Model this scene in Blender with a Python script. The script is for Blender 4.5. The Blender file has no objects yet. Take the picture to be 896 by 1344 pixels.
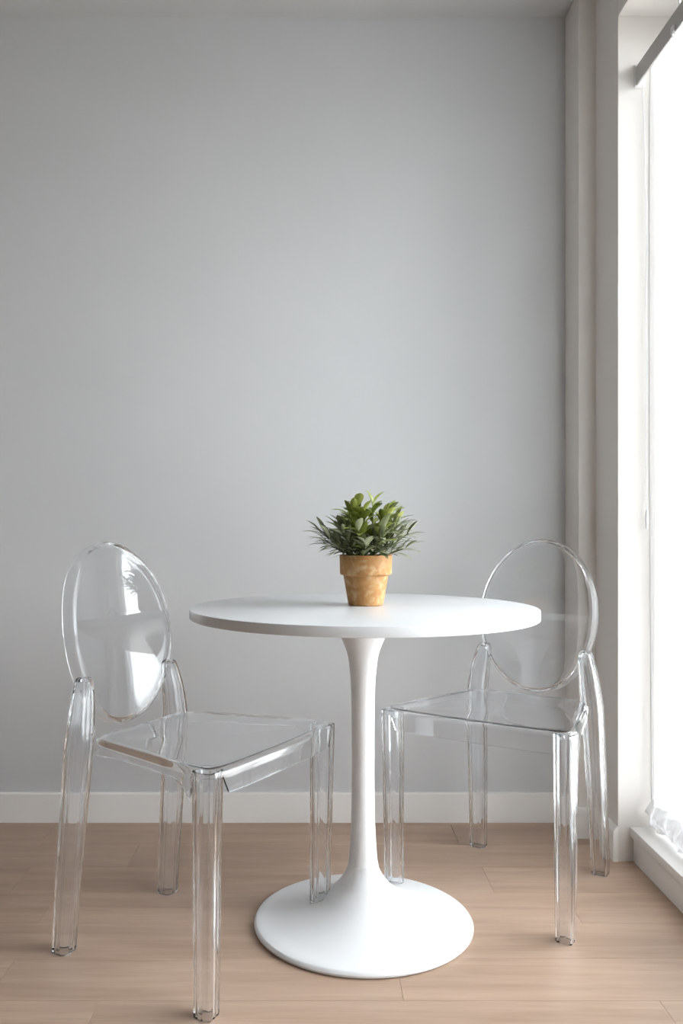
import bpy, bmesh, math, random
from mathutils import Vector, Matrix, noise

C = bpy.context.scene.collection
sc = bpy.context.scene
PI = math.pi

# ------------------------------------------------------------------ camera
CAM_H = 0.92
cam = bpy.data.cameras.new('camera')
cam.sensor_fit = 'HORIZONTAL'
cam.sensor_width = 36.0
cam.lens = 45.0                      # 1120 px for a frame 896 px wide
cam.shift_x = (448 - 414) / 896
cam.shift_y = (692 - 672) / 896
cam.clip_start = 0.02
co = bpy.data.objects.new('camera', cam)
co.location = (0, 0, CAM_H)
co.rotation_euler = (PI / 2, 0, 0)
C.objects.link(co)
sc.camera = co

# ------------------------------------------------------------------ materials
def new_mat(name):
    m = bpy.data.materials.new(name)
    m.use_nodes = True
    nt = m.node_tree
    return m, nt, nt.nodes['Principled BSDF'], nt.nodes['Material Output']


def N(nt, kind, **kw):
    n = nt.nodes.new(kind)
    for k, v in kw.items():
        setattr(n, k, v)
    return n


def L(nt, a, b):
    nt.links.new(a, b)


def ramp(nt, stops):
    r = N(nt, 'ShaderNodeValToRGB')
    e = r.color_ramp.elements
    while len(e) < len(stops):
        e.new(0.5)
    for el, (p, c) in zip(e, stops):
        el.position = p
        el.color = (*c, 1) if len(c) == 3 else c
    return r


def paint(name, col, rough=0.6, bump=0.02, scale=180, spec=0.35, var=0.02):
    m, nt, b, out = new_mat(name)
    tc = N(nt, 'ShaderNodeTexCoord')
    n = N(nt, 'ShaderNodeTexNoise')
    n.inputs['Scale'].default_value = scale
    n.inputs['Detail'].default_value = 3
    L(nt, tc.outputs['Object'], n.inputs['Vector'])
    n2 = N(nt, 'ShaderNodeTexNoise')
    n2.inputs['Scale'].default_value = 1.7
    L(nt, tc.outputs['Object'], n2.inputs['Vector'])
    r = ramp(nt, [(0.3, tuple(c * (1 - var) for c in col)), (0.7, tuple(min(1, c * (1 + var)) for c in col))])
    L(nt, n2.outputs['Fac'], r.inputs['Fac'])
    L(nt, r.outputs['Color'], b.inputs['Base Color'])
    bp = N(nt, 'ShaderNodeBump')
    bp.inputs['Strength'].default_value = bump
    bp.inputs['Distance'].default_value = 0.002
    L(nt, n.outputs['Fac'], bp.inputs['Height'])
    L(nt, bp.outputs['Normal'], b.inputs['Normal'])
    b.inputs['Roughness'].default_value = rough
    b.inputs['Specular IOR Level'].default_value = spec
    return m


M = {}
M['wall'] = paint('grey_wall_paint', (0.597, 0.60, 0.604), 0.62, 0.05, 260)
M['white_wall'] = paint('white_wall_paint', (0.78, 0.745, 0.71), 0.55, 0.03, 260)
M['room_wall'] = paint('unseen_room_paint', (0.30, 0.29, 0.28), 0.6, 0.03, 260)
M['ceiling'] = paint('ceiling_paint', (0.54, 0.535, 0.53), 0.8, 0.06, 220)
M['trim'] = paint('satin_trim_paint', (0.87, 0.85, 0.825), 0.38, 0.01, 120)
M['lacquer'] = paint('white_lacquer', (0.71, 0.715, 0.725), 0.24, 0.004, 60, 0.32, 0.005)
M['base_white'] = paint('white_powder_coat', (0.82, 0.825, 0.835), 0.30, 0.004, 200, 0.45, 0.005)
M['rail'] = paint('anodised_rail', (0.50, 0.485, 0.465), 0.4, 0.02, 90)
M['frame'] = paint('window_frame_white', (0.78, 0.78, 0.78), 0.4, 0.01, 90)
M['cord'] = paint('cord_grey', (0.45, 0.44, 0.43), 0.6, 0.02, 400)


def wood():
    m, nt, b, out = new_mat('pale_oak_planks')
    tc = N(nt, 'ShaderNodeTexCoord')
    geo = N(nt, 'ShaderNodeNewGeometry')
    # shift the grain of every plank
    mul = N(nt, 'ShaderNodeMath', operation='MULTIPLY')
    mul.inputs[1].default_value = 37.0
    L(nt, geo.outputs['Random Per Island'], mul.inputs[0])
    cmb = N(nt, 'ShaderNodeCombineXYZ')
    L(nt, mul.outputs[0], cmb.inputs['X'])
    L(nt, mul.outputs[0], cmb.inputs['Z'])
    add = N(nt, 'ShaderNodeVectorMath', operation='ADD')
    L(nt, tc.outputs['Object'], add.inputs[0])
    L(nt, cmb.outputs[0], add.inputs[1])
    mp = N(nt, 'ShaderNodeMapping')
    mp.inputs['Scale'].default_value = (1.1, 15.0, 1.0)
    L(nt, add.outputs[0], mp.inputs['Vector'])
    n = N(nt, 'ShaderNodeTexNoise')
    n.inputs['Scale'].default_value = 1.6
    n.inputs['Detail'].default_value = 7
    n.inputs['Roughness'].default_value = 0.62
    n.inputs['Distortion'].default_value = 0.6
    L(nt, mp.outputs[0], n.inputs['Vector'])
    mp2 = N(nt, 'ShaderNodeMapping')
    mp2.inputs['Scale'].default_value = (5.0, 150.0, 1.0)
    L(nt, add.outputs[0], mp2.inputs['Vector'])
    n2 = N(nt, 'ShaderNodeTexNoise')
    n2.inputs['Scale'].default_value = 2.0
    n2.inputs['Detail'].default_value = 4
    L(nt, mp2.outputs[0], n2.inputs['Vector'])
    mp3 = N(nt, 'ShaderNodeMapping')
    mp3.inputs['Scale'].default_value = (0.9, 4.0, 1.0)
    L(nt, add.outputs[0], mp3.inputs['Vector'])
    n3 = N(nt, 'ShaderNodeTexNoise')
    n3.inputs['Scale'].default_value = 1.5
    n3.inputs['Detail'].default_value = 2
    L(nt, mp3.outputs[0], n3.inputs['Vector'])
    r = ramp(nt, [(0.25, (0.375, 0.255, 0.18)), (0.5, (0.465, 0.33, 0.245)), (0.78, (0.55, 0.405, 0.315))])
    L(nt, n.outputs['Fac'], r.inputs['Fac'])
    r2 = ramp(nt, [(0.32, (0.80, 0.78, 0.76)), (0.62, (1.0, 1.0, 1.0))])
    L(nt, n2.outputs['Fac'], r2.inputs['Fac'])
    mx = N(nt, 'ShaderNodeMix', data_type='RGBA', blend_type='MULTIPLY')
    mx.inputs[0].default_value = 0.35
    L(nt, r.outputs['Color'], mx.inputs[6])
    L(nt, r2.outputs['Color'], mx.inputs[7])
    r3 = ramp(nt, [(0.3, (0.88, 0.87, 0.86)), (0.7, (1.06, 1.06, 1.06))])
    L(nt, n3.outputs['Fac'], r3.inputs['Fac'])
    mx2 = N(nt, 'ShaderNodeMix', data_type='RGBA', blend_type='MULTIPLY')
    mx2.inputs[0].default_value = 0.8
    L(nt, mx.outputs[2], mx2.inputs[6])
    L(nt, r3.outputs['Color'], mx2.inputs[7])
    # tone of each plank
    r4 = ramp(nt, [(0.0, (0.95, 0.945, 0.94)), (1.0, (1.03, 1.03, 1.03))])
    L(nt, geo.outputs['Random Per Island'], r4.inputs['Fac'])
    mx3 = N(nt, 'ShaderNodeMix', data_type='RGBA', blend_type='MULTIPLY')
    mx3.inputs[0].default_value = 1.0
    L(nt, mx2.outputs[2], mx3.inputs[6])
    L(nt, r4.outputs['Color'], mx3.inputs[7])
    L(nt, mx3.outputs[2], b.inputs['Base Color'])
    rr = ramp(nt, [(0.3, (0.36,) * 3), (0.7, (0.46,) * 3)])
    L(nt, n.outputs['Fac'], rr.inputs['Fac'])
    L(nt, rr.outputs['Color'], b.inputs['Roughness'])
    b.inputs['Specular IOR Level'].default_value = 0.35
    bp = N(nt, 'ShaderNodeBump')
    bp.inputs['Strength'].default_value = 0.12
    bp.inputs['Distance'].default_value = 0.0008
    L(nt, n2.outputs['Fac'], bp.inputs['Height'])
    L(nt, bp.outputs['Normal'], b.inputs['Normal'])
    return m


M['wood'] = wood()


def polycarbonate():
    m, nt, b, out = new_mat('clear_polycarbonate')
    b.inputs['Base Color'].default_value = (0.972, 0.985, 1.0, 1)
    b.inputs['Roughness'].default_value = 0.0
    b.inputs['IOR'].default_value = 1.5
    b.inputs['Transmission Weight'].default_value = 1.0
    b.inputs['Specular IOR Level'].default_value = 0.5
    tc = N(nt, 'ShaderNodeTexCoord')
    n = N(nt, 'ShaderNodeTexNoise')
    n.inputs['Scale'].default_value = 7
    n.inputs['Detail'].default_value = 1
    L(nt, tc.outputs['Object'], n.inputs['Vector'])
    bp = N(nt, 'ShaderNodeBump')
    bp.inputs['Strength'].default_value = 0.012
    bp.inputs['Distance'].default_value = 0.01
    L(nt, n.outputs['Fac'], bp.inputs['Height'])
    L(nt, bp.outputs['Normal'], b.inputs['Normal'])
    return m


M['clear'] = polycarbonate()


def pane():
    m, nt, b, out = new_mat('window_glass')
    nt.nodes.remove(b)
    tr = N(nt, 'ShaderNodeBsdfTransparent')
    tr.inputs['Color'].default_value = (0.96, 0.98, 0.98, 1)
    gl = N(nt, 'ShaderNodeBsdfGlossy')
    gl.inputs['Roughness'].default_value = 0.0
    fr = N(nt, 'ShaderNodeFresnel')
    fr.inputs['IOR'].default_value = 1.45
    mx = N(nt, 'ShaderNodeMixShader')
    L(nt, fr.outputs[0], mx.inputs[0])
    L(nt, tr.outputs[0], mx.inputs[1])
    L(nt, gl.outputs[0], mx.inputs[2])
    L(nt, mx.outputs[0], out.inputs['Surface'])
    return m


M['pane'] = pane()


def sheer(name, open_weave, thick=0.5):
    m, nt, b, out = new_mat(name)
    nt.nodes.remove(b)
    tr = N(nt, 'ShaderNodeBsdfTransparent')
    tl = N(nt, 'ShaderNodeBsdfTranslucent')
    tl.inputs['Color'].default_value = (0.93, 0.93, 0.94, 1)
    df = N(nt, 'ShaderNodeBsdfDiffuse')
    df.inputs['Color'].default_value = (0.92, 0.92, 0.93, 1)
    m1 = N(nt, 'ShaderNodeMixShader')
    m1.inputs[0].default_value = thick
    L(nt, tl.outputs[0], m1.inputs[1])
    L(nt, df.outputs[0], m1.inputs[2])
    tc = N(nt, 'ShaderNodeTexCoord')
    mp = N(nt, 'ShaderNodeMapping')
    mp.inputs['Scale'].default_value = (40, 40, 1.2)
    L(nt, tc.outputs['Object'], mp.inputs['Vector'])
    n = N(nt, 'ShaderNodeTexNoise')
    n.inputs['Scale'].default_value = 1.0
    L(nt, mp.outputs[0], n.inputs['Vector'])
    r = N(nt, 'ShaderNodeMapRange')
    r.inputs['From Min'].default_value = 0.3
    r.inputs['From Max'].default_value = 0.7
    r.inputs['To Min'].default_value = 1 - open_weave - 0.08
    r.inputs['To Max'].default_value = 1 - open_weave + 0.08
    L(nt, n.outputs['Fac'], r.inputs['Value'])
    m2 = N(nt, 'ShaderNodeMixShader')
    L(nt, r.outputs[0], m2.inputs[0])
    L(nt, tr.outputs[0], m2.inputs[1])
    L(nt, m1.outputs[0], m2.inputs[2])
    L(nt, m2.outputs[0], out.inputs['Surface'])
    return m


M['sheer'] = sheer('white_sheer_voile', 0.50, 0.5)
M['hem'] = sheer('white_gathered_lace', 0.09, 0.93)


def terracotta():
    m, nt, b, out = new_mat('weathered_terracotta')
    tc = N(nt, 'ShaderNodeTexCoord')
    n = N(nt, 'ShaderNodeTexNoise')
    n.inputs['Scale'].default_value = 28
    n.inputs['Detail'].default_value = 5
    n.inputs['Distortion'].default_value = 1.2
    L(nt, tc.outputs['Object'], n.inputs['Vector'])
    base = ramp(nt, [(0.3, (0.34, 0.155, 0.042)), (0.55, (0.43, 0.215, 0.067)), (0.8, (0.52, 0.30, 0.115))])
    L(nt, n.outputs['Fac'], base.inputs['Fac'])
    # pale lime bloom in ring shaped blots
    v = N(nt, 'ShaderNodeTexVoronoi')
    v.inputs['Scale'].default_value = 22
    L(nt, tc.outputs['Object'], v.inputs['Vector'])
    s = N(nt, 'ShaderNodeMath', operation='MULTIPLY')
    s.inputs[1].default_value = 20
    L(nt, v.outputs['Distance'], s.inputs[0])
    sn = N(nt, 'ShaderNodeMath', operation='SINE')
    L(nt, s.outputs[0], sn.inputs[0])
    n2 = N(nt, 'ShaderNodeTexNoise')
    n2.inputs['Scale'].default_value = 45
    n2.inputs['Detail'].default_value = 6
    L(nt, tc.outputs['Object'], n2.inputs['Vector'])
    ad = N(nt, 'ShaderNodeMath', operation='MULTIPLY_ADD')
    ad.inputs[1].default_value = 0.06
    L(nt, sn.outputs[0], ad.inputs[0])
    L(nt, n2.outputs['Fac'], ad.inputs[2])
    rb = ramp(nt, [(0.50, (0, 0, 0)), (0.80, (0.55, 0.55, 0.55))])
    L(nt, ad.outputs[0], rb.inputs['Fac'])
    mx = N(nt, 'ShaderNodeMix', data_type='RGBA')
    L(nt, rb.outputs['Color'], mx.inputs[0])
    L(nt, base.outputs['Color'], mx.inputs[6])
    mx.inputs[7].default_value = (0.70, 0.55, 0.34, 1)
    L(nt, mx.outputs[2], b.inputs['Base Color'])
    b.inputs['Roughness'].default_value = 0.6
    bp = N(nt, 'ShaderNodeBump')
    bp.inputs['Strength'].default_value = 0.25
    bp.inputs['Distance'].default_value = 0.001
    L(nt, ad.outputs[0], bp.inputs['Height'])
    L(nt, bp.outputs['Normal'], b.inputs['Normal'])
    return m


M['terracotta'] = terracotta()


def leaf_mat(name, c0, c1, c2, rough):
    m, nt, b, out = new_mat(name)
    geo = N(nt, 'ShaderNodeNewGeometry')
    tc = N(nt, 'ShaderNodeTexCoord')
    n = N(nt, 'ShaderNodeTexNoise')
    n.inputs['Scale'].default_value = 60
    L(nt, tc.outputs['Object'], n.inputs['Vector'])
    ad = N(nt, 'ShaderNodeMath', operation='MULTIPLY_ADD')
    ad.inputs[1].default_value = 0.35
    L(nt, n.outputs['Fac'], ad.inputs[0])
    sc_ = N(nt, 'ShaderNodeMath', operation='MULTIPLY')
    sc_.inputs[1].default_value = 0.8
    L(nt, geo.outputs['Random Per Island'], sc_.inputs[0])
    L(nt, sc_.outputs[0], ad.inputs[2])
    r = ramp(nt, [(0.1, c0), (0.5, c1), (0.95, c2)])
    L(nt, ad.outputs[0], r.inputs['Fac'])
    L(nt, r.outputs['Color'], b.inputs['Base Color'])
    b.inputs['Roughness'].default_value = rough
    b.inputs['Specular IOR Level'].default_value = 0.55
    return m


M['leaf_top'] = leaf_mat('leaf_green', (0.09, 0.125, 0.018), (0.23, 0.275, 0.05), (0.40, 0.43, 0.12), 0.33)
M['leaf_low'] = leaf_mat('leaf_sage', (0.03, 0.04, 0.013), (0.13, 0.15, 0.062), (0.42, 0.44, 0.29), 0.32)
M['stem'] = paint('stem_green', (0.10, 0.12, 0.05), 0.6, 0.05, 300)
M['soil'] = paint('dark_soil', (0.035, 0.027, 0.02), 0.95, 0.9, 140, 0.1, 0.3)


# ------------------------------------------------------------------ object helpers
def obj(name, bm, m, parent=None, smooth=True, angle=35, recalc=True):
    me = bpy.data.meshes.new(name)
    if recalc:
        bmesh.ops.recalc_face_normals(bm, faces=bm.faces)
    bm.to_mesh(me)
    bm.free()
    for mm in (m if isinstance(m, (list, tuple)) else [m]):
        me.materials.append(mm)
    if smooth:
        me.polygons.foreach_set('use_smooth', [True] * len(me.polygons))
        me.set_sharp_from_angle(angle=math.radians(angle))
    o = bpy.data.objects.new(name, me)
    C.objects.link(o)
    if parent:
        o.parent = parent
    return o


def struct(name, bm, m, parent=None, **kw):
    o = obj(name, bm, m, parent, **kw)
    o['kind'] = 'structure'
    return o


def tag(o, label, cat, group=None):
    o['label'] = label
    o['category'] = cat
    if group:
        o['group'] = group
    return o


def empty(name, loc, rz=0):
    o = bpy.data.objects.new(name, None)
    C.objects.link(o)
    o.location = loc
    o.rotation_euler = (0, 0, rz)
    o.empty_display_size = 0.1
    return o


def box(bm, x0, x1, y0, y1, z0, z1, bevel=0.0, seg=2):
    g = bmesh.ops.create_cube(bm, size=1)
    vs = g['verts']
    for v in vs:
        v.co = Vector(((x0 + x1) / 2 + v.co.x * (x1 - x0), (y0 + y1) / 2 + v.co.y * (y1 - y0), (z0 + z1) / 2 + v.co.z * (z1 - z0)))
    if bevel:
        es = list({e for v in vs for e in v.link_edges})
        bmesh.ops.bevel(bm, geom=es, offset=bevel, segments=seg, affect='EDGES', profile=0.5)


def prism_y(bm, prof, y0, y1):
    """closed profile in (x, z) pushed from y0 to y1"""
    a = [bm.verts.new((x, y0, z)) for x, z in prof]
    b = [bm.verts.new((x, y1, z)) for x, z in prof]
    n = len(prof)
    for i in range(n):
        bm.faces.new((a[i], a[(i + 1) % n], b[(i + 1) % n], b[i]))
    bm.faces.new(a[::-1])
    bm.faces.new(b)


def prism_x(bm, prof, x0, x1):
    a = [bm.verts.new((x0, y, z)) for y, z in prof]
    b = [bm.verts.new((x1, y, z)) for y, z in prof]
    n = len(prof)
    for i in range(n):
        bm.faces.new((a[i], a[(i + 1) % n], b[(i + 1) % n], b[i]))
    bm.faces.new(a[::-1])
    bm.faces.new(b)


def lathe(bm, prof, seg=96, cap0=True, cap1=True):
    rings = []
    for r, z in prof:
        rings.append([bm.verts.new((r * math.cos(2 * PI * i / seg), r * math.sin(2 * PI * i / seg), z)) for i in range(seg)])
    for a, b in zip(rings, rings[1:]):
        for i in range(seg):
            j = (i + 1) % seg
            bm.faces.new((a[i], a[j], b[j], b[i]))
    if cap0:
        bm.faces.new(rings[0][::-1])
    if cap1:
        bm.faces.new(rings[-1])


def tube(bm, pts, r, seg=8):
    pts = [Vector(p) for p in pts]
    rings = []
    up = Vector((0.13, 0.21, 1)).normalized()
    for i, p in enumerate(pts):
        t = (pts[min(i + 1, len(pts) - 1)] - pts[max(i - 1, 0)]).normalized()
        u = t.cross(up)
        if u.length < 0.05:
            u = t.cross(Vector((1, 0, 0)))
        u.normalize()
        w = t.cross(u)
        rr = r[i] if isinstance(r, (list, tuple)) else r
        rings.append([bm.verts.new(p + u * rr * math.cos(2 * PI * k / seg) + w * rr * math.sin(2 * PI * k / seg)) for k in range(seg)])
    for a, b in zip(rings, rings[1:]):
        for i in range(seg):
            j = (i + 1) % seg
            bm.faces.new((a[i], a[j], b[j], b[i]))
    bm.faces.new(rings[0][::-1])
    bm.faces.new(rings[-1])


def spline(pts, n):
    """Catmull-Rom through the points (tuples of any length)"""
    out = []
    P = [pts[0]] + list(pts) + [pts[-1]]
    for i in range(1, len(P) - 2):
        p0, p1, p2, p3 = P[i - 1], P[i], P[i + 1], P[i + 2]
        for k in range(n):
            t = k / n
            out.append(tuple(0.5 * ((2 * b) + (-a + c) * t + (2 * a - 5 * b + 4 * c - d) * t * t + (-a + 3 * b - 3 * c + d) * t ** 3)
                             for a, b, c, d in zip(p0, p1, p2, p3)))
    out.append(tuple(pts[-1]))
    return out


# ------------------------------------------------------------------ the room
YW = 2.67            # face of the grey wall
ZC = 2.516           # ceiling
XL, YB = -2.6, -3.0  # the unseen left and rear walls
XCOL, YCOL = 0.781, 2.535
XP, YP = 0.832, 2.35
XO = 1.10            # outside face of the window wall
YWIN = 0.45          # near end of the window
ZHEAD = 2.327


def build_floor():
    random.seed(5)
    bm = bmesh.new()
    pitch, g = 0.163, 0.0006
    known = {1: [-0.803], 0: [-0.51], -2: [-0.645, 0.62], -4: [-0.639, 0.171], -5: [0.668, -0.42], -1: [0.45], -3: [-1.2, 0.9]}
    k0 = int(math.floor((YB - 2.31) / pitch))
    for k in range(k0, 3):
        y0, y1 = max(2.31 + pitch * k, YB), min(2.31 + pitch * (k + 1), YW)
        if y1 - y0 < 0.005:
            continue
        if k in known:
            js = sorted(known[k])
        else:
            js = [random.uniform(-0.6, 0.6)]
        x = js[0]
        while x > XL:
            x -= 1.22
            js.insert(0, x)
        x = js[-1]
        while x < XO:
            x += 1.22
            js.append(x)
        for a, b in zip(js, js[1:]):
            a, b = max(a, XL), min(b, XO)
            if b - a < 0.01:
                continue
            top = [bm.verts.new((x_, y_, 0)) for x_, y_ in ((a + g, y0 + g), (b - g, y0 + g), (b - g, y1 - g), (a + g, y1 - g))]
            low = [bm.verts.new((x_, y_, -0.0012)) for x_, y_ in ((a, y0), (b, y0), (b, y1), (a, y1))]
            bm.faces.new(top)
            for i in range(4):
                bm.faces.new((low[i], low[(i + 1) % 4], top[(i + 1) % 4], top[i]))
    me_floor = bm
    s = [bm.verts.new(p) for p in ((XL, YB, -0.0014), (XO, YB, -0.0014), (XO, YW, -0.0014), (XL, YW, -0.0014))]
    bm.faces.new(s)
    o = struct('floor', me_floor, M['wood'], smooth=False)
    return o


build_floor()

bm = bmesh.new()
box(bm, XL - 0.1, XO, YW, YW + 0.12, -0.05, ZC + 0.1)
struct('wall_back', bm, M['wall'], smooth=False)
bm = bmesh.new()
box(bm, XL - 0.12, XL, YB, YW, -0.05, ZC + 0.1)
struct('wall_left', bm, M['room_wall'], smooth=False)
bm = bmesh.new()
box(bm, XL - 0.12, XO, YB - 0.12, YB, -0.05, ZC + 0.1)
struct('wall_front', bm, M['room_wall'], smooth=False)
bm = bmesh.new()
box(bm, XL - 0.12, XO + 0.02, YB - 0.12, YW + 0.12, ZC, ZC + 0.12)
struct('ceiling', bm, M['ceiling'], smooth=False)
# window wall: pier beside the window, header above it, pier behind the camera
bm = bmesh.new()
box(bm, XP, XO, YP, YW, -0.05, ZC, 0.0015, 1)
box(bm, XP, XO, YWIN, YP, ZHEAD, ZC, 0.0015, 1)
box(bm, XP, XO, YB, YWIN, -0.05, ZC, 0.0015, 1)
struct('wall_right', bm, M['white_wall'], smooth=False)
# boxed column in the corner
bm = bmesh.new()
box(bm, XCOL, XP + 0.02, YCOL, YW, -0.01, ZC, 0.0015, 1)
struct('trim_1', bm, M['white_wall'], smooth=False)

# baseboards
BH, BT = 0.0915, 0.014
bm = bmesh.new()
prism_x(bm, [(YW, 0), (YW - BT, 0), (YW - BT, BH - 0.003), (YW - BT + 0.003, BH), (YW, BH)], XL, XCOL)
struct('baseboard_back', bm, M['trim'], smooth=False)
bm = bmesh.new()
prism_x(bm, [(YCOL, 0), (YCOL - BT, 0), (YCOL - BT, BH - 0.003), (YCOL - BT + 0.003, BH), (YCOL, BH)], XCOL - BT, XP - BT)
prism_y(bm, [(XCOL, 0), (XCOL - BT, 0), (XCOL - BT, BH - 0.003), (XCOL - BT + 0.003, BH), (XCOL, BH)], YCOL, YW - BT)
prism_y(bm, [(XP, 0), (XP - BT, 0), (XP - BT, BH - 0.010), (XP - BT + 0.004, BH - 0.002), (XP - 0.003, BH + 0.004), (XP, BH + 0.004)], YP - 0.004, YCOL - BT)
struct('baseboard_right', bm, M['trim'], smooth=False)

# window: frame, mullions, glass, low sill
bm = bmesh.new()
FX0, FX1 = 0.985, 1.045
SILL = 0.0954
box(bm, FX0, FX1, YWIN, YP, SILL, SILL + 0.06, 0.003)
box(bm, FX0, FX1, YWIN, YP, ZHEAD - 0.05, ZHEAD, 0.003)
for y in (YP - 0.05, 1.22, YWIN):
    box(bm, FX0 + 0.001, FX1 - 0.001, y, y + 0.05, SILL + 0.05, ZHEAD - 0.045, 0.003)
win = struct('window_1', bm, M['frame'], angle=30)
edges = [YWIN + 0.05, 1.22, 1.27, YP - 0.05]
for i in range(2):
    bm = bmesh.new()
    box(bm, 1.012, 1.018, edges[2 * i] - 0.004, edges[2 * i + 1] + 0.004, SILL + 0.055, ZHEAD - 0.045)
    obj('pane', bm, M['pane'], win, smooth=False)
bm = bmesh.new()
box(bm, 0.8645, 0.99, YWIN, YP - 0.001, SILL - 0.026, SILL, 0.003, 2)
obj('window_sill', bm, M['trim'], win, angle=30)
bm = bmesh.new()
box(bm, 0.8745, XO, YWIN, YP - 0.001, 0, SILL - 0.026)
obj('sill_base', bm, M['trim'], win, smooth=False)

# ------------------------------------------------------------------ curtain rail, curtain, cords
bm = bmesh.new()
RZ0, RZ1 = 2.134, 2.188
prof = [(0.880, RZ0 + 0.001), (0.880, RZ1 - 0.003), (0.883, RZ1), (0.906, RZ1), (0.906, RZ1 - 0.004), (0.885, RZ1 - 0.004), (0.885, RZ0), (0.881, RZ0)]
prism_y(bm, prof, YWIN + 0.02, YP - 0.004)
rail = obj('curtain_rail', bm, M['rail'], smooth=False)
tag(rail, 'grey metal curtain rail running along the top of the bright window', 'curtain rail')
bm = bmesh.new()
box(bm, 0.876, 0.906, YP - 0.0055, YP - 0.0005, RZ0 - 0.006, RZ1 + 0.004, 0.002)
obj('end_cap', bm, M['frame'], rail, angle=30)
for y in (2.10, 1.4, 0.7):
    bm = bmesh.new()
    box(bm, 0.8765, 0.8805, y - 0.010, y + 0.010, RZ0 + 0.002, RZ0 + 0.02, 0.0015)
    tube(bm, [(0.8785, y, RZ0 + 0.010), (0.8785, y, RZ0 - 0.006), (0.886, y, RZ0 - 0.009)], 0.0025)
    tube(bm, [(0.895, y, RZ1 - 0.002), (0.895, y, ZHEAD)], 0.003)
    obj('bracket', bm, M['frame'], rail, angle=30)


def build_curtain():
    random.seed(11)
    Y0, Y1 = YWIN + 0.05, YP - 0.012
    nY, nZ = 420, 60
    ztop, zb = RZ1 - 0.006, SILL + 0.075

    def fold(y, z):
        t = (ztop - z) / (ztop - zb)
        a = (0.006 + 0.008 * t) * min(1, 0.12 + t * 14)
        ph = 0.35 * math.sin(1.7 * z + 2 * y)
        return a * math.sin(2 * PI * y / 0.085 + ph) + 0.35 * a * math.sin(2 * PI * y / 0.031 + 1.3 + 2 * ph)
    bm = bmesh.new()
    rows = []
    for j in range(nZ + 1):
        z = ztop + (zb - ztop) * j / nZ
        rows.append([bm.verts.new((0.918 + fold(Y0 + (Y1 - Y0) * i / nY, z) * 0.7, Y0 + (Y1 - Y0) * i / nY, z)) for i in range(nY + 1)])
    for a, b in zip(rows, rows[1:]):
        for i in range(nY):
            bm.faces.new((a[i], a[i + 1], b[i + 1], b[i]))
    cur = obj('sheer_curtain', bm, M['sheer'], angle=180)
    tag(cur, 'long white sheer curtain hanging in front of the bright window', 'curtain')
    # gathered frill that slumps onto the sill
    bm = bmesh.new()
    rows = []
    nR = 12
    for j in range(nR + 1):
        t = j / nR
        row = []
        for i in range(2 * nY + 1):
            y = Y0 + (Y1 - Y0) * i / (2 * nY)
            z = zb + 0.004 + (SILL + 0.003 - zb) * t
            nv = noise.noise(Vector((y * 38, t * 2.5, 3.1)))
            nv2 = noise.noise(Vector((y * 95, t * 5, 7.7)))
            x = 0.918 + fold(y, zb) * 0.7 * (1 - t) + (0.013 * nv + 0.007 * nv2) * min(1, 2.5 * t) - 0.014 * math.sin(PI * min(1, t * 1.05)) ** 1.5
            z += 0.010 * nv2 * math.sin(PI * t) + (0.006 * max(0, nv) if j == nR else 0)
            row.append(bm.verts.new((x, y, max(z, SILL + 0.0015))))
        rows.append(row)
    for a, b in zip(rows, rows[1:]):
        for i in range(2 * nY):
            bm.faces.new((a[i], a[i + 1], b[i + 1], b[i]))
    h = obj('gathered_hem', bm, M['hem'], cur, angle=180)
    h['label'] = 'crumpled lace hem gathered on the sill'
    # thin tape along the free edge beside the reveal
    bm = bmesh.new()
    tube(bm, [(0.918 + fold(Y1, z) * 0.7, Y1 + 0.002, z) for z in [ztop - (ztop - zb) * k / 40 for k in range(41)]], 0.0012, 6)
    obj('edge_tape', bm, M['cord'], cur)
    return cur


build_curtain()

# bead chain at the far end of the rail
bm = bmesh.new()
zc = RZ0 - 0.002
pts = [(0.889 + 0.012 * min(1, k / 8) + 0.0012 * math.sin(k * 0.7), 2.325, zc - (zc - 0.96) * k / 30) for k in range(31)]
tube(bm, pts, 0.0011, 6)
for k in range(0, 120):
    f = k / 120 * 30
    i = int(f)
    a, b = Vector(pts[i]), Vector(pts[min(i + 1, 30)])
    p = a.lerp(b, f - i)
    bmesh.ops.create_icosphere(bm, subdivisions=1, radius=0.0019, matrix=Matrix.Translation(p))
chain = obj('bead_chain', bm, M['frame'])
tag(chain, 'thin bead chain hanging beside the window reveal from the rail end', 'cord')
bm = bmesh.new()
prof = spline([(0.0015, 0.968), (0.004, 0.955), (0.0055, 0.94), (0.003, 0.92), (0.0012, 0.915)], 4)
lathe(bm, prof, 12)
o = obj('tassel', bm, M['frame'], chain)
o.location = (pts[-1][0], pts[-1][1], 0)

# pull wand hanging inside the curtain
bm = bmesh.new()
wp = [(0.889, 2.155, RZ0 + 0.004 - (RZ0 + 0.004 - 0.77) * k / 24) for k in range(25)]
wp += [(0.8885, 2.155, 0.760), (0.886, 2.155, 0.754), (0.882, 2.155, 0.755)]
tube(bm, wp, 0.0011, 6)
wand = obj('pull_cord', bm, M['frame'])
tag(wand, 'thin pale pull cord with hooked end hanging in front of the curtain', 'cord')

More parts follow.
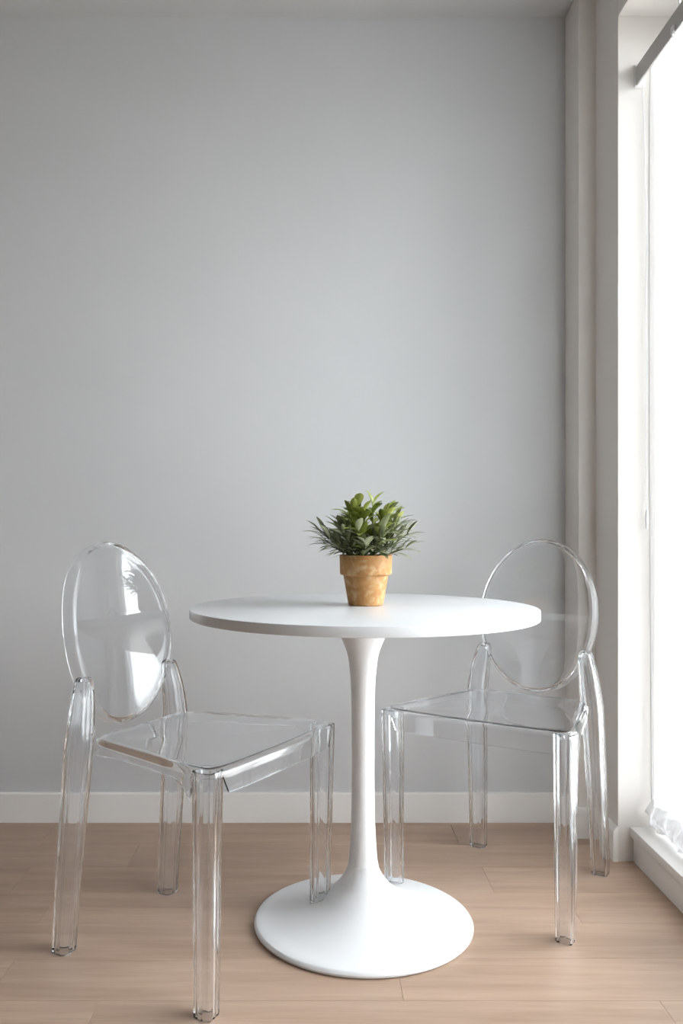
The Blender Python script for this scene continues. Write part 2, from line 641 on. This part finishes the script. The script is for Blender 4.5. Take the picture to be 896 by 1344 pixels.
# ------------------------------------------------------------------ table
TX, TY, TH = 0.1105, 1.985, 0.7357
table = empty('pedestal_table', (TX, TY, 0))
tag(table, 'white round pedestal table with trumpet base between the two clear chairs', 'table')
R = 0.400
bm = bmesh.new()
prof = [(0.0001, TH - 0.022), (R - 0.002, TH - 0.022), (R - 0.0006, TH - 0.0214), (R, TH - 0.020), (R, TH - 0.002), (R - 0.0006, TH - 0.0006), (R - 0.002, TH), (0.0001, TH)]
lathe(bm, prof, 160)
obj('tabletop', bm, M['lacquer'], table, angle=25)
col_prof = [(0.0345, 0.1395), (0.032, 0.161), (0.0287, 0.2143), (0.0272, 0.26), (0.0266, 0.301), (0.0264, 0.40), (0.0271, 0.516),
            (0.029, 0.5636), (0.032, 0.5955), (0.0369, 0.627), (0.050, 0.6605), (0.066, 0.689), (0.083, 0.7133)]
bm = bmesh.new()
lathe(bm, spline(col_prof, 6), 96)
obj('column', bm, M['base_white'], table)
base_prof = [(0.0352, 0.1385), (0.0380, 0.1257), (0.0500, 0.105), (0.0690, 0.083), (0.1040, 0.057), (0.150, 0.0365), (0.200, 0.0225), (0.236, 0.0165), (0.2475, 0.0140)]
BP = spline(base_prof, 6)
rim = [(0.2510, 0.0115), (0.2530, 0.0078), (0.2525, 0.0040), (0.2490, 0.0008), (0.2440, 0.0)]
bm = bmesh.new()
lathe(bm, [(0.0335, 0.1393)] + BP + rim, 128)
obj('base', bm, M['base_white'], table)


def base_height(r):
    if r >= BP[-1][0]:
        return 0.0
    for (r0, z0), (r1, z1) in zip(BP, BP[1:]):
        if r0 <= r <= r1:
            return z0 + (z1 - z0) * (r - r0) / max(1e-6, r1 - r0)
    return BP[0][1]


# ------------------------------------------------------------------ chairs
def section(n=48, groove=0.085):
    """fluted rounded square, half width 1"""
    out = []
    for i in range(n):
        a = 2 * PI * i / n
        c, s = math.cos(a), math.sin(a)
        r = (abs(c) ** 5 + abs(s) ** 5) ** (-1 / 5)
        d = ((a + PI / 4) % (PI / 2)) - PI / 4               # angle from the middle of a face
        r *= 1 - groove * (math.exp(-((d - 0.30) / 0.11) ** 2) + math.exp(-((d + 0.30) / 0.11) ** 2))
        out.append((r * c, r * s))
    return out


SEC = section(72, 0.07)
SEC_IN = section(72, 0.0)


def hollow_leg(path, z1, wall=0.0065, open_top=False):
    """path: (x, y, z, half width x, half width y), horizontal sections; a tube open at the foot, hollow up to height z1"""
    bm = bmesh.new()
    n = len(SEC)

    def skin(p, sec, dw):
        rings = [[bm.verts.new((x + (hx - dw) * a, y + (hy - dw) * b, z)) for a, b in sec] for x, y, z, hx, hy in p]
        for a, b in zip(rings, rings[1:]):
            for i in range(n):
                j = (i + 1) % n
                bm.faces.new((a[i], a[j], b[j], b[i]))
        if not open_top:
            bm.faces.new(rings[-1])
        return rings[0], rings[-1]

    def rim(a, b):
        for i in range(n):
            j = (i + 1) % n
            bm.faces.new((a[i], a[j], b[j], b[i]))
    b0, t0 = skin(path, SEC, 0)
    b1, t1 = skin([p for p in path if p[2] <= z1], SEC_IN, wall)
    rim(b0, b1)
    if open_top:
        rim(t0, t1)
    return bm


FLX, FLY = 0.2195, 0.2075


def front_leg(s, foot=None):
    """foot: function of local (x, y) giving the height of what the leg stands on"""
    key = [(0, 0.0190), (0.002, 0.0200), (0.010, 0.0203), (0.15, 0.0212), (0.30, 0.0224), (0.40, 0.0234), (0.4625, 0.0238)]
    path = []
    for (z0, h0), (z1, h1) in zip(key, key[1:]):
        k = 8 if z1 - z0 > 0.05 else 1
        for q in range(k):
            t = q / k
            z, h = z0 + (z1 - z0) * t, h0 + (h1 - h0) * t
            path.append((s * FLX - s * 0.004 * (0.46 - z), FLY - 0.01 * (0.46 - z), z, h, h))
    path.append((s * FLX, FLY, key[-1][0], key[-1][1], key[-1][1]))
    bm = hollow_leg(path, 1.0, 0.005, True)
    if foot:
        top = 0.42
        for v in bm.verts:
            if v.co.z < top:
                f = foot(v.co.x, v.co.y) + 0.0008
                v.co.z = f + (top - f) * v.co.z / top
    return bm


def rear_leg(s):
    key = [(0.174, -0.215, 0.000, 0.0195, 0.0190), (0.1739, -0.2148, 0.002, 0.0206, 0.0201), (0.1735, -0.2135, 0.010, 0.0212, 0.0207),
           (0.1715, -0.2065, 0.12, 0.0225, 0.0220), (0.168, -0.194, 0.27, 0.0240, 0.0235), (0.1655, -0.185, 0.38, 0.0255, 0.0245),
           (0.163, -0.181, 0.44, 0.0260, 0.0250), (0.1595, -0.1795, 0.48, 0.0250, 0.0235), (0.1525, -0.1805, 0.53, 0.0225, 0.0205),
           (0.1460, -0.1835, 0.566, 0.0195, 0.0175), (0.1440, -0.1850, 0.583, 0.0165, 0.0150), (0.1435, -0.1855, 0.589, 0.0140, 0.0130), (0.1433, -0.1857, 0.592, 0.0105, 0.0100)]
    path = [(s * x, y, z, hx, hy) for x, y, z, hx, hy in spline(key, 5)]
    return hollow_leg(path, 0.5830, 0.0055)


SY0, SYH = 0.0410, 0.1965                                   # middle and half depth of the seat


def outline(a):
    """seat edge at angle a (0 = +x, pi/2 = front): rounded trapezoid"""
    c, s = math.cos(a), math.sin(a)
    p = 9.0
    r = (abs(c) ** p + abs(s) ** p) ** (-1 / p)
    u, v = r * c, r * s                                   # in the unit square
    y = SY0 + v * SYH
    x = u * (0.2105 + v * 0.0440)
    if v > 0:
        y += 0.010 * v * v * (1 - u * u)                  # bowed front edge
    return x, y


def seat_mesh():
    bm = bmesh.new()
    n = 240
    # closer steps at the four corners
    ang = []
    for i in range(n):
        t = i / n
        ang.append(2 * PI * t - 0.16 * math.sin(8 * PI * t + PI) * -1)
    pts = [Vector((*outline(a), 0)) for a in ang]
    nin = []
    for i in range(n):
        t = (pts[(i + 1) % n] - pts[i - 1]).normalized()
        nin.append(Vector((-t.y, t.x, 0)))                # points inwards
    ZS, RR, T = 0.470, 0.015, 0.0045

    def drop(p):
        if p.y > 0.19 and abs(p.x) < 0.197:               # front apron between the legs
            return 0.050
        if p.y > 0.183:
            return 0.0172
        if p.y < -0.14:                                   # rear rail
            return 0.036
        t = (p.y + 0.15) / 0.333                          # side rail with its arch towards the front leg
        d = max(0, p.y - 0.118)
        return 0.027 + (0.068 - math.sqrt(max(0, 0.068 ** 2 - d * d))) * 0.9 + 0.010 * max(0, 1 - t / 0.3)

    # the two side rails are thicker than the pan and the front apron
    TP = [T + 0.0065 * max(0, min(1, (0.178 - p.y) / 0.09, (p.y + 0.135) / 0.02)) for p in pts]

    def shell(k):
        rings = []
        dz0 = -T * k
        for s in [0.008, 0.03] + [q / 13 for q in range(1, 13)]:
            rings.append([Vector((0, SY0, 0)).lerp(p + m * RR, s) + Vector((0, 0, ZS + dz0 - 0.010 * (1 - s ** 2.4))) for p, m in zip(pts, nin)])
        for q in range(0, 8):
            f = q / 7 * PI / 2
            z = ZS - RR * (1 - math.cos(f)) - k * T * math.cos(f)
            rings.append([p + m * (RR * (1 - math.sin(f)) + k * t * math.sin(f)) + Vector((0, 0, z)) for p, m, t in zip(pts, nin, TP)])
        for q in (0.3, 0.65, 1.0):
            rings.append([p + m * (k * t) + Vector((0, 0, ZS - RR - (drop(p) - RR) * q)) for p, m, t in zip(pts, nin, TP)])
        return rings
    VO = [[bm.verts.new(p) for p in r] for r in shell(0)]
    VI = [[bm.verts.new(p) for p in r] for r in shell(1)]
    for V in (VO, VI):
        for a, b in zip(V, V[1:]):
            for i in range(n):
                j = (i + 1) % n
                bm.faces.new((a[i], a[j], b[j], b[i]))
        c = bm.verts.new(sum((v.co for v in V[0]), Vector()) / n)
        for i in range(n):
            bm.faces.new((c, V[0][i], V[0][(i + 1) % n]))
    for i in range(n):
        j = (i + 1) % n
        bm.faces.new((VO[-1][i], VO[-1][j], VI[-1][j], VI[-1][i]))
    return bm


BACK_W, BACK_H, BACK_Z = 0.160, 0.2095, 0.6775


def back_mesh():
    """oval dished back: thin face with a deep rim turned to the rear"""
    bm = bmesh.new()
    n = 144
    slope = (-0.249 + 0.179) / 0.419
    nrm = Vector((0, 1, -slope)).normalized()             # towards the sitter
    up = Vector((0, slope, 1)).normalized()

    def P(s, a, d):
        """s: fraction of the oval, d: depth behind the face"""
        x = BACK_W * s * math.cos(a)
        h = BACK_H * 1.012 * s * math.sin(a)
        cur = 1.05
        c = Vector((0, -0.217, BACK_Z)) + up * h + Vector((x, 0, 0)) + nrm * (cur * x * x)
        c -= (nrm - Vector((1.3 * cur * x, 0, 0))).normalized() * d
        return c
    T = 0.0055
    rings = []
    fr = [(0.012, 0.0), (0.035, 0.0)] + [(k / 10 * 0.95, 0.0) for k in range(1, 11)]
    fr += [(0.975, 0.0002), (0.988, 0.0009), (0.995, 0.0022), (0.999, 0.0042), (1.0, 0.007), (1.002, 0.018), (1.002, 0.029), (0.998, 0.0325), (0.991, 0.034),
           (0.981, 0.033), (0.975, 0.029), (0.971, 0.019), (0.967, 0.012), (0.958, 0.0085), (0.945, 0.0068), (0.93, 0.006)]
    fr += [(k / 10 * 0.95, T) for k in range(9, 0, -1)] + [(0.035, T), (0.012, T)]
    V = [[bm.verts.new(P(s, 2 * PI * i / n, d)) for i in range(n)] for s, d in fr]
    for a, b in zip(V, V[1:]):
        for i in range(n):
            j = (i + 1) % n
            bm.faces.new((a[i], a[j], b[j], b[i]))
    for ring, d in ((V[0], 0), (V[-1], T)):
        c = bm.verts.new(P(0, 0, d))
        for i in range(n):
            bm.faces.new((c, ring[i], ring[(i + 1) % n]))
    return bm


def chair(x, y, th, label, on_base):
    """th: direction the chair faces in the floor plane; local +y is forward"""
    rz = th - PI / 2
    root = empty('dining_chair', (x, y, 0), rz)
    tag(root, label, 'chair', 'clear plastic chairs at the round table')

    def foot(lx, ly):
        wx = x + lx * math.cos(rz) - ly * math.sin(rz)
        wy = y + lx * math.sin(rz) + ly * math.cos(rz)
        return base_height(math.hypot(wx - TX, wy - TY))
    obj('seat', seat_mesh(), M['clear'], root, angle=50)
    obj('backrest', back_mesh(), M['clear'], root, angle=60)
    for s in (1, -1):
        obj('leg', front_leg(s, foot if s == on_base else None), M['clear'], root, angle=40)
    for s in (1, -1):
        obj('leg', rear_leg(s), M['clear'], root, angle=40)
    return root


chair(-0.2735, 1.8959, -0.5198, 'clear plastic oval-back chair on the left of the table, facing the plant', -1)
chair(0.4919, 2.1896, -2.1738, 'clear plastic oval-back chair right of the table, beside the window', 1)

# ------------------------------------------------------------------ plant
PX, PY = 0.1190, 2.024
plant = empty('potted_plant', (PX, PY, TH))
tag(plant, 'small green leafy plant in terracotta pot on the white table', 'plant')
bm = bmesh.new()
po = [(0.0001, 0.0), (0.0385, 0.0), (0.0410, 0.0012), (0.0418, 0.0035), (0.0530, 0.0700), (0.0545, 0.0715), (0.0590, 0.0722), (0.0603, 0.0735), (0.0612, 0.0755),
      (0.0622, 0.1165), (0.0618, 0.1182), (0.0606, 0.1190), (0.0570, 0.1190), (0.0560, 0.1180), (0.0545, 0.1000), (0.0001, 0.0990)]
lathe(bm, po, 72)
obj('pot', bm, M['terracotta'], plant, angle=30)
bm = bmesh.new()
random.seed(2)
so = [(0.0001, 0.1095)] + [(0.0545 * k / 8, 0.1095 - 0.003 * (k / 8) ** 2) for k in range(1, 9)]
lathe(bm, so[1:], 40, cap0=True, cap1=False)
for v in bm.verts:
    if math.hypot(v.co.x, v.co.y) < 0.052:
        v.co.z += 0.003 * noise.noise(Vector((v.co.x * 90, v.co.y * 90, 1.2)))
obj('soil', bm, M['soil'], plant)


def leaf(bm, p, d, up, length, width, droop, mi, broad):
    """lanceolate blade with a folded midrib"""
    d = d.normalized()
    side = d.cross(up)
    if side.length < 0.05:
        side = d.cross(Vector((1, 0, 0)))
    side.normalize()
    nr = side.cross(d).normalized()
    K = 7
    rows = []
    twist = random.uniform(-0.25, 0.25)
    for k in range(K + 1):
        t = k / K
        if broad:
            w = width * (math.sin(PI * min(1, t ** 1.1)) ** 0.68 if 0 < t < 1 else 0.05)
        else:
            w = width * (math.sin(PI * t ** 1.05) ** 0.62 if 0 < t < 1 else 0.08)
        c = p + d * (length * t) + nr * (-droop * length * t * t) + nr * (0.06 * length * math.sin(PI * t))
        s2 = (side * math.cos(twist * t) + nr * math.sin(twist * t))
        fold = nr * (w * 0.28)
        rows.append([bm.verts.new(c - s2 * w + fold), bm.verts.new(c - s2 * w * 0.5 + fold * 0.35), bm.verts.new(c), bm.verts.new(c + s2 * w * 0.5 + fold * 0.35), bm.verts.new(c + s2 * w + fold)])
    for a, b in zip(rows, rows[1:]):
        for i in range(4):
            f = bm.faces.new((a[i], a[i + 1], b[i + 1], b[i]))
            f.material_index = mi


def build_foliage():
    random.seed(23)
    bl = bmesh.new()
    bs = bmesh.new()
    Z0 = 0.107
    stems = []
    # (azimuth, reach, height, kind)
    for k in range(8):
        stems.append((k * 2 * PI / 8 + random.uniform(-.25, .25), random.uniform(0.028, 0.058), random.uniform(0.088, 0.120), 'top'))
    stems.append((0.4, 0.004, 0.130, 'top'))
    stems.append((4.0, 0.020, 0.126, 'top'))
    for k in range(15):
        stems.append((k * 2 * PI / 15 + random.uniform(-.12, .12), random.uniform(0.078, 0.098), random.uniform(0.028, 0.074), 'low'))
    for k in range(9):
        stems.append((k * 2 * PI / 9 + 0.3 + random.uniform(-.2, .2), random.uniform(0.052, 0.074), random.uniform(0.062, 0.095), 'mid'))
    for az, reach, hgt, kind in stems:
        dirv = Vector((math.cos(az), math.sin(az), 0))
        b0 = Vector((random.uniform(-.012, .012), random.uniform(-.012, .012), Z0)) + dirv * 0.012
        pts = []
        for q in range(9):
            t = q / 8
            pts.append(b0 + dirv * reach * (t ** (1.0 if kind != 'low' else 0.9)) + Vector((0, 0, hgt * (t ** (0.85 if kind == 'low' else 1.0)))))
        tube(bs, pts, [0.0022 - 0.0011 * q / 8 for q in range(9)], 6)
        nl = {'top': 13, 'mid': 13, 'low': 14}[kind]
        for i in range(nl):
            t = 0.22 + 0.78 * (i / (nl - 1)) if kind != 'top' else 0.35 + 0.65 * i / (nl - 1)
            f = t * 8
            j = min(7, int(f))
            p = pts[j].lerp(pts[j + 1], f - j)
            tan = (pts[j + 1] - pts[j]).normalized()
            a = i * 2.39996 + random.uniform(-.3, .3)
            u = tan.cross(Vector((0.3, 0.1, 1))).normalized()
            w = tan.cross(u)
            rad = (u * math.cos(a) + w * math.sin(a))
            if kind == 'top':
                spread = 1.15 - 0.75 * t
                d = tan * (1 - spread * 0.5) * 0.8 + rad * spread + dirv * 0.25
                ln = random.uniform(0.043, 0.060) * (1.05 - 0.25 * t)
                leaf(bl, p, d, Vector((0, 0, 1)), ln, ln * random.uniform(0.17, 0.235), random.uniform(0.0, 0.25), 0, True)
            elif kind == 'mid':
                spread = 1.0 - 0.6 * t
                d = tan * (1 - spread * 0.4) + rad * spread + dirv * 0.2
                ln = random.uniform(0.042, 0.060)
                leaf(bl, p, d, Vector((0, 0, 1)), ln, ln * random.uniform(0.12, 0.18), random.uniform(0.0, 0.25), 1 if random.random() < 0.6 else 0, True)
            else:
                spread = 0.85 - 0.5 * t
                d = tan * (1 - spread * 0.3) + rad * spread
                ln = random.uniform(0.040, 0.058)
                if p.z + d.normalized().z * ln < 0.112 and math.hypot(p.x, p.y) < 0.06:
                    d.z = abs(d.z) + 0.2
                leaf(bl, p, d, Vector((0, 0, 1)), ln, ln * random.uniform(0.095, 0.135), random.uniform(-0.05, 0.15), 1, False)
    obj('foliage', bl, [M['leaf_top'], M['leaf_low']], plant, angle=180)
    obj('stems', bs, M['stem'], plant)


build_foliage()

# ------------------------------------------------------------------ daylight
w = bpy.data.worlds.new('overcast_sky')
sc.world = w
w.use_nodes = True
nt = w.node_tree
bg = nt.nodes['Background']
tc = N(nt, 'ShaderNodeTexCoord')
sep = N(nt, 'ShaderNodeSeparateXYZ')
L(nt, tc.outputs['Generated'], sep.inputs[0])
mr = N(nt, 'ShaderNodeMapRange')
mr.inputs['From Min'].default_value = -1
mr.inputs['From Max'].default_value = 1
L(nt, sep.outputs['Z'], mr.inputs['Value'])
r = ramp(nt, [(0.0, (0.20, 0.195, 0.185)), (0.49, (0.28, 0.275, 0.265)), (0.52, (0.56, 0.575, 0.60)), (1.0, (1.0, 1.02, 1.055))])
L(nt, mr.outputs[0], r.inputs['Fac'])
L(nt, r.outputs['Color'], bg.inputs['Color'])
bg.inputs['Strength'].default_value = 32.0

portal = bpy.data.lights.new('window_portal', 'AREA')
portal.shape = 'RECTANGLE'
portal.size = YP - YWIN
portal.size_y = ZHEAD - SILL
portal.cycles.is_portal = True
pob = bpy.data.objects.new('window_portal', portal)
pob.location = (1.06, (YP + YWIN) / 2, (ZHEAD + SILL) / 2)
pob.rotation_euler = (PI / 2, 0, PI / 2)   # faces -x
C.objects.link(pob)

# ------------------------------------------------------------------ view
sc.view_settings.view_transform = 'Standard'
sc.view_settings.look = 'None'
sc.view_settings.gamma = 1.0
sc.view_settings.use_curve_mapping = False
sc.view_settings.exposure = 0.0
cy = sc.cycles
cy.max_bounces = 20
cy.diffuse_bounces = 8
cy.glossy_bounces = 8
cy.transmission_bounces = 16
cy.transparent_max_bounces = 16
cy.sample_clamp_indirect = 12
cy.use_denoising = True
cy.caustics_reflective = True
cy.caustics_refractive = True
cy.blur_glossy = 0.3
